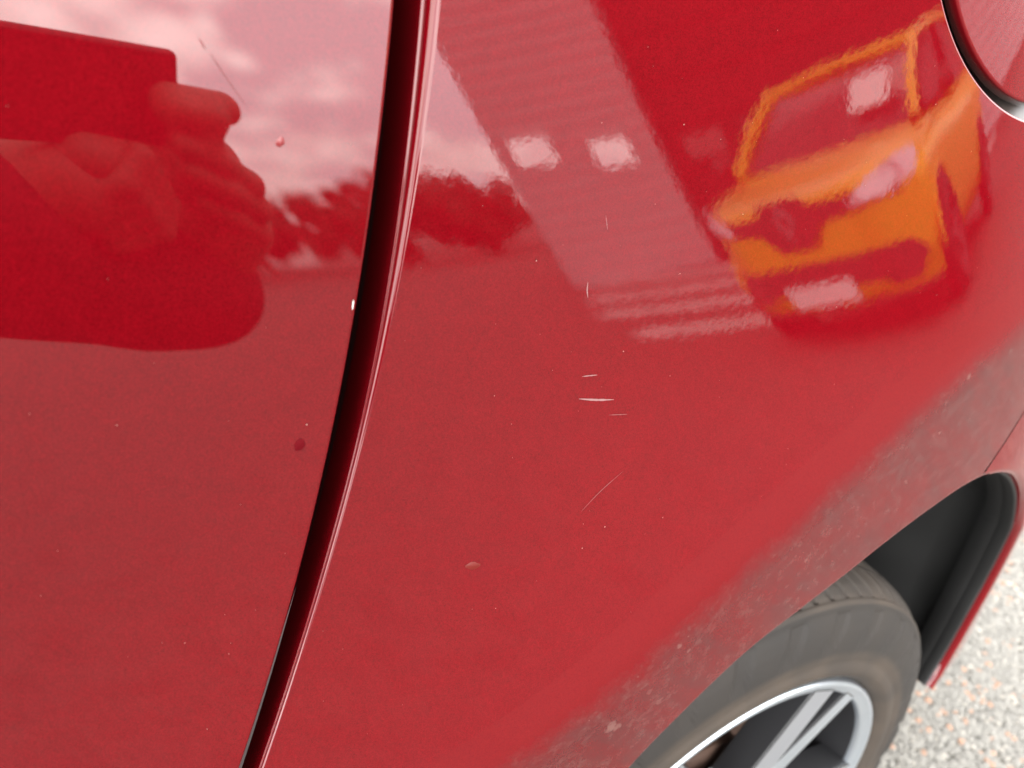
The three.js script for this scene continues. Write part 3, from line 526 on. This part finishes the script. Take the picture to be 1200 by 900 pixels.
  for (const s of [-1, 1]) {
    const P = [[0.44, 0.675], [0.66, 0.675], [0.80, 0.72], [0.835, 0.80], [0.81, 0.86], [0.70, 0.83], [0.52, 0.745]], M = s > 0 ? P : P.map(([a, b]) => [-a, b]).reverse();
    const hl = noseBit('headlight', M, 0.036, lamp);
    mesh('lens_bezel', new THREE.TorusGeometry(0.055, 0.012, 8, 24).rotateY(Math.PI / 2 - s * 0.7).translate(nose(0.7) + 0.04, 0.76, s * 0.7), sil, hl);
    const mir = mesh('door_mirror', new THREE.SphereGeometry(1, 20, 14).scale(0.07, 0.075, 0.11).translate(-1.28, 1.05, s * 0.98), black, oc);
    mesh('mirror_arm', box(0.05, 0.04, 0.12, -1.28, 1.0, s * 0.88), black, mir);
  }
  // greenhouse: corners [f, h, half width]
  const WB = [-0.92, 0.965, 0.70], WT = [-1.62, 1.40, 0.545], RT = [-3.1, 1.42, 0.53], RB = [-3.85, 1.0, 0.66];
  const quad = (a, b, c, d, nu = 8, nv = 6, bulge = 0) => gridGeo(nu, nv, (u, v) => { const k = bulge * Math.sin(Math.PI * u) * Math.sin(Math.PI * v); return [0, 1, 2].map((i) => lerp(lerp(a[i], b[i], u), lerp(d[i], c[i], u), v)).map((x, i) => (i === 1 ? x + k : x)); });
  mesh('windscreen', quad([WB[0], WB[1], -WB[2]], [WB[0], WB[1], WB[2]], [WT[0], WT[1], WT[2]], [WT[0], WT[1], -WT[2]], 12, 8, 0.05), glass, oc);
  mesh('white_panel', box(0.008, 0.24, 0.26).rotateZ(0.75).translate(-1.12, 1.205, sgn * 0.36), plateM, oc);  // plain white rectangle at one side of the windscreen
  mesh('roof', quad([WT[0], WT[1], -WT[2]], [WT[0], WT[1], WT[2]], [RT[0], RT[1], RT[2]], [RT[0], RT[1], -RT[2]], 12, 8, 0.06), orange, oc);
  mesh('rear_window', quad([RT[0], RT[1], -RT[2]], [RT[0], RT[1], RT[2]], [RB[0], RB[1], RB[2]], [RB[0], RB[1], -RB[2]], 8, 4, 0.03), glass, oc);
  const bar = (a, b, r) => { const A = new THREE.Vector3(...a), C = new THREE.Vector3(...b); return new THREE.TubeGeometry(new THREE.CatmullRomCurve3([A, A.clone().lerp(C, 0.5).add(new THREE.Vector3(0, 0.03, 0)), C]), 12, r, 8); };
  mesh('roof_edge', bar([WT[0] + 0.01, WT[1] - 0.005, -WT[2]], [WT[0] + 0.01, WT[1] - 0.005, WT[2]], 0.035), orange, oc);
  for (const s of [-1, 1]) {
    mesh('side_window', quad([WB[0] - 0.1, WB[1] + 0.03, s * (WB[2] + 0.06)], [RB[0], RB[1], s * RB[2]], [RT[0], RT[1], s * RT[2]], [WT[0], WT[1], s * WT[2]], 10, 4), glass, oc);
    mesh('front_pillar', bar([WB[0] + 0.03, WB[1] - 0.01, s * WB[2]], [WT[0], WT[1], s * WT[2]], 0.045), orange, oc);
    mesh('roof_rail', bar([WT[0], WT[1], s * WT[2]], [RT[0], RT[1], s * RT[2]], 0.035), orange, oc);
    mesh('centre_pillar', bar([-2.25, 1.0, s * 0.76], [-2.3, 1.42, s * 0.55], 0.04), black, oc);
    mesh('rear_pillar', bar([RB[0], RB[1], s * RB[2]], [RT[0], RT[1], s * RT[2]], 0.09), orange, oc);
    for (const f of [-0.80, -3.38]) {
      const wh = new THREE.Group(); wh.name = 'wheel'; wh.position.set(f, 0.305, s * 0.80); oc.add(wh);
      mesh('wheel_arch', new THREE.CylinderGeometry(0.355, 0.355, 0.145, 40).rotateX(Math.PI / 2), black, wh);
      mesh('tyre', new THREE.TorusGeometry(0.245, 0.058, 14, 48).scale(1, 1, 1.6).translate(0, 0, s * 0.045), tyreM, wh);
      mesh('rim', [new THREE.CylinderGeometry(0.058, 0.06, 0.03, 20).rotateX(Math.PI / 2).translate(0, 0, s * 0.1), new THREE.TorusGeometry(0.195, 0.016, 8, 40).translate(0, 0, s * 0.1), ...[0, 1, 2, 3, 4].map((k) => box(0.19, 0.045, 0.025, 0.1, 0, 0).rotateZ(k * 1.2566).translate(0, 0, s * 0.1))], rimDark, wh);
    }
    mesh('wheel_lip', new THREE.TorusGeometry(0.37, 0.016, 8, 40, Math.PI).translate(-0.80, 0.31, s * 0.868), orange, oc);
  }
}

// ───────────── the photographer ─────────────
const fromCam = (x, y, z) => new THREE.Vector3(x, y, z).applyMatrix4(camBasis).add(camPos);    // where the hand holds the phone, told from the lens
{
  const phone = thing('smartphone', 'dark smartphone held sideways in front of the red door', 'phone');
  phone.position.copy(fromCam(0.0575, -0.0135, 0.013)); phone.quaternion.setFromRotationMatrix(camBasis);
  mesh('case', new RoundedBoxGeometry(0.152, 0.075, 0.009, 3, 0.004), std([0.012, 0.012, 0.013], 0.45), phone);
  mesh('screen', new THREE.PlaneGeometry(0.142, 0.066).translate(0, 0, 0.0047), std([0.01, 0.01, 0.012], 0.05), phone);
  mesh('lens_ring', new THREE.TorusGeometry(0.006, 0.0012, 8, 24).translate(-0.0575, 0.0135, -0.0046), std([0.05, 0.05, 0.055], 0.3, { metalness: 0.6 }), phone);

  const person = thing('person', 'person in a dark jacket and jeans leaning in to photograph the red door', 'person');
  const V = (x, y, z) => new THREE.Vector3(x, y, z);
  const wrist = fromCam(0.158, -0.172, 0.03), palm = fromCam(0.172, -0.11, 0.02);
  const sh = V(-0.70, 1.36, 0.62), el = fromCam(-0.11, -0.20, 0.16), shL = V(-1.02, 1.33, 0.86), elL = V(-0.93, 1.04, 0.52), wrL = fromCam(0.0, -0.115, 0.035), hip = V(-1.00, 0.93, 0.98), chest = V(-0.87, 1.25, 0.78), neck = V(-0.83, 1.46, 0.70), head = V(-0.77, 1.585, 0.64);
  const hR = V(-0.92, 0.90, 0.93), kR = V(-0.91, 0.50, 0.86), aR = V(-0.93, 0.09, 0.95), hL = V(-1.08, 0.90, 1.04), kL = V(-1.12, 0.50, 0.98), aL = V(-1.14, 0.09, 1.06);
  const bonesTorso = [[hip, chest, 0.15, 0.165], [chest, neck, 0.14, 0.06], [sh, shL, 0.075, 0.075]];
  const bonesArm = [[sh, el, 0.065, 0.058], [el, fromCam(0.035, -0.168, 0.075), 0.060, 0.056], [fromCam(0.035, -0.168, 0.075), wrist, 0.050, 0.038], [shL, elL, 0.062, 0.055], [elL, wrL, 0.055, 0.044]];
  const cuff = [[fromCam(0.105, -0.178, 0.045), fromCam(0.132, -0.178, 0.04), 0.05, 0.048]];
  const bonesLeg = [[hR, kR, 0.095, 0.065], [kR, aR, 0.065, 0.05], [hL, kL, 0.095, 0.065], [kL, aL, 0.065, 0.05], [hip, hR, 0.13, 0.1], [hip, hL, 0.13, 0.1]];
  const bonesHead = [[neck, head, 0.055, 0.06], [head, head.clone().add(V(0.012, 0.05, -0.01)), 0.085, 0.085], [head.clone().add(V(0.055, -0.03, -0.06)), head.clone().add(V(0.06, -0.04, -0.065)), 0.04, 0.035]];
  const feet = [[aR, aR.clone().add(V(0.10, -0.045, -0.13)), 0.045, 0.038], [aL, aL.clone().add(V(0.08, -0.045, -0.14)), 0.045, 0.038]];
  const finger = (pts, r) => pts.slice(1).map((p, i) => [fromCam(...pts[i]), fromCam(...p), r * (1 - 0.06 * i), r * (1 - 0.06 * (i + 1))]);
  const hand = [[wrist, palm, 0.031, 0.040], [palm, fromCam(0.155, -0.06, 0.012), 0.038, 0.027], [fromCam(0.138, -0.062, 0.006), fromCam(0.131, -0.02, -0.002), 0.017, 0.015], [fromCam(0.122, -0.012, 0.0), fromCam(0.158, -0.007, -0.004), 0.017, 0.012], [fromCam(0.06, -0.06, 0.012), fromCam(0.13, -0.068, 0.012), 0.02, 0.02],
    ...finger([[0.142, -0.062, 0.004], [0.136, -0.034, -0.008], [0.142, -0.012, -0.010], [0.118, -0.010, -0.010]], 0.0125),
    ...finger([[0.168, -0.078, 0.000], [0.172, -0.062, -0.014], [0.145, -0.045, -0.014], [0.120, -0.036, -0.010]], 0.011),
    ...finger([[0.174, -0.098, 0.002], [0.178, -0.082, -0.016], [0.150, -0.066, -0.018], [0.125, -0.056, -0.012]], 0.0105),
    ...finger([[0.178, -0.120, 0.006], [0.180, -0.104, -0.014], [0.156, -0.090, -0.016], [0.135, -0.082, -0.010]], 0.0095),
    ...finger([[0.140, -0.10, 0.03], [0.128, -0.068, 0.034], [0.122, -0.036, 0.028], [0.110, -0.020, 0.024]], 0.012)];
  function field(bones, grow, centre, half, res, k) {
    const mc = new MarchingCubes(res, new THREE.MeshStandardMaterial(), false, false, 260000); mc.isolation = 0;
    const B6 = bones.map(([a, b, r0, r1]) => { const d = b.clone().sub(a); return [a, d, d.lengthSq() + 1e-9, r0 + grow, r1 + grow]; });
    const P = new THREE.Vector3(), h = res / 2;
    for (let z = 0; z < res; z++) for (let y = 0; y < res; y++) for (let x = 0; x < res; x++) {
      P.set(centre.x + ((x - h) / h) * half, centre.y + ((y - h) / h) * half, centre.z + ((z - h) / h) * half);
      let s = 0;
      for (const [a, d, l2, r0, r1] of B6) { const qx = P.x - a.x, qy = P.y - a.y, qz = P.z - a.z, t = clamp((qx * d.x + qy * d.y + qz * d.z) / l2, 0, 1), dist = Math.hypot(qx - t * d.x, qy - t * d.y, qz - t * d.z) - lerp(r0, r1, t); s += Math.exp(-dist * k); }
      mc.field[x + y * res + z * res * res] = clamp(Math.log(Math.max(s, 1e-30)) / k, -1, 1);
    }
    mc.update();
    const g = new THREE.BufferGeometry(), n = mc.count, p = mc.positionArray.slice(0, n * 3), q = mc.normalArray.slice(0, n * 3);
    for (let i = 0; i < n; i++) { p[i * 3] = centre.x + p[i * 3] * half; p[i * 3 + 1] = centre.y + p[i * 3 + 1] * half; p[i * 3 + 2] = centre.z + p[i * 3 + 2] * half; }
    g.setAttribute('position', new THREE.BufferAttribute(p, 3)); g.setAttribute('normal', new THREE.BufferAttribute(q, 3)); return g;
  }
  const skin = std([0.36, 0.2, 0.14], 0.55);
  const lHand = [[wrL, fromCam(0.045, -0.085, 0.022), 0.030, 0.034],
    ...[0, 1, 2, 3].flatMap((i) => finger([[0.050 + 0.006 * i, -0.086 - 0.012 * i, 0.004], [0.072 + 0.008 * i, -0.068 - 0.012 * i, -0.008], [0.088 + 0.006 * i, -0.048 - 0.012 * i, -0.006]], 0.0105)),
    ...finger([[0.05, -0.085, 0.024], [0.062, -0.062, 0.026], [0.072, -0.036, 0.026]], 0.016)];
  const whole = field([...bonesTorso, ...bonesArm, ...bonesLeg, ...bonesHead, ...feet], -0.012, V(-0.72, 0.86, 0.74), 0.98, 110, 60);
  mesh('body', [whole, field(hand, 0, fromCam(0.15, -0.08, 0.015), 0.15, 104, 520), field(lHand, 0, fromCam(0.045, -0.08, 0.015), 0.13, 92, 520)], skin, person);
  mesh('jacket', field([...bonesTorso, ...bonesArm, ...cuff], 0.008, V(-0.62, 1.1, 0.68), 0.72, 100, 70), std([0.02, 0.022, 0.028], 0.9), person);
  mesh('trousers', field(bonesLeg, 0.006, V(-1.02, 0.5, 0.97), 0.62, 72, 70), std([0.03, 0.04, 0.07], 0.9), person);
  mesh('shoes', field(feet, 0.012, V(-1.0, 0.12, 0.94), 0.36, 64, 120), std([0.05, 0.05, 0.05], 0.6), person);
  const hc = head.clone().add(V(0.0, 0.06, 0.0));
  mesh('hair', new THREE.SphereGeometry(0.1, 28, 18, 0, 6.2832, 0, 1.75).scale(0.92, 1, 1.02).rotateX(0.35).translate(hc.x - 0.012, hc.y, hc.z + 0.02), std([0.03, 0.02, 0.015], 0.7), person);
  for (const s of [-1, 1]) mesh('eye', new THREE.SphereGeometry(0.011, 12, 8).translate(head.x + 0.066 + s * 0.021, head.y + 0.035, head.z - 0.055 + s * 0.025), std([0.3, 0.28, 0.27], 0.2), person);
}

renderer.render(scene, camera);
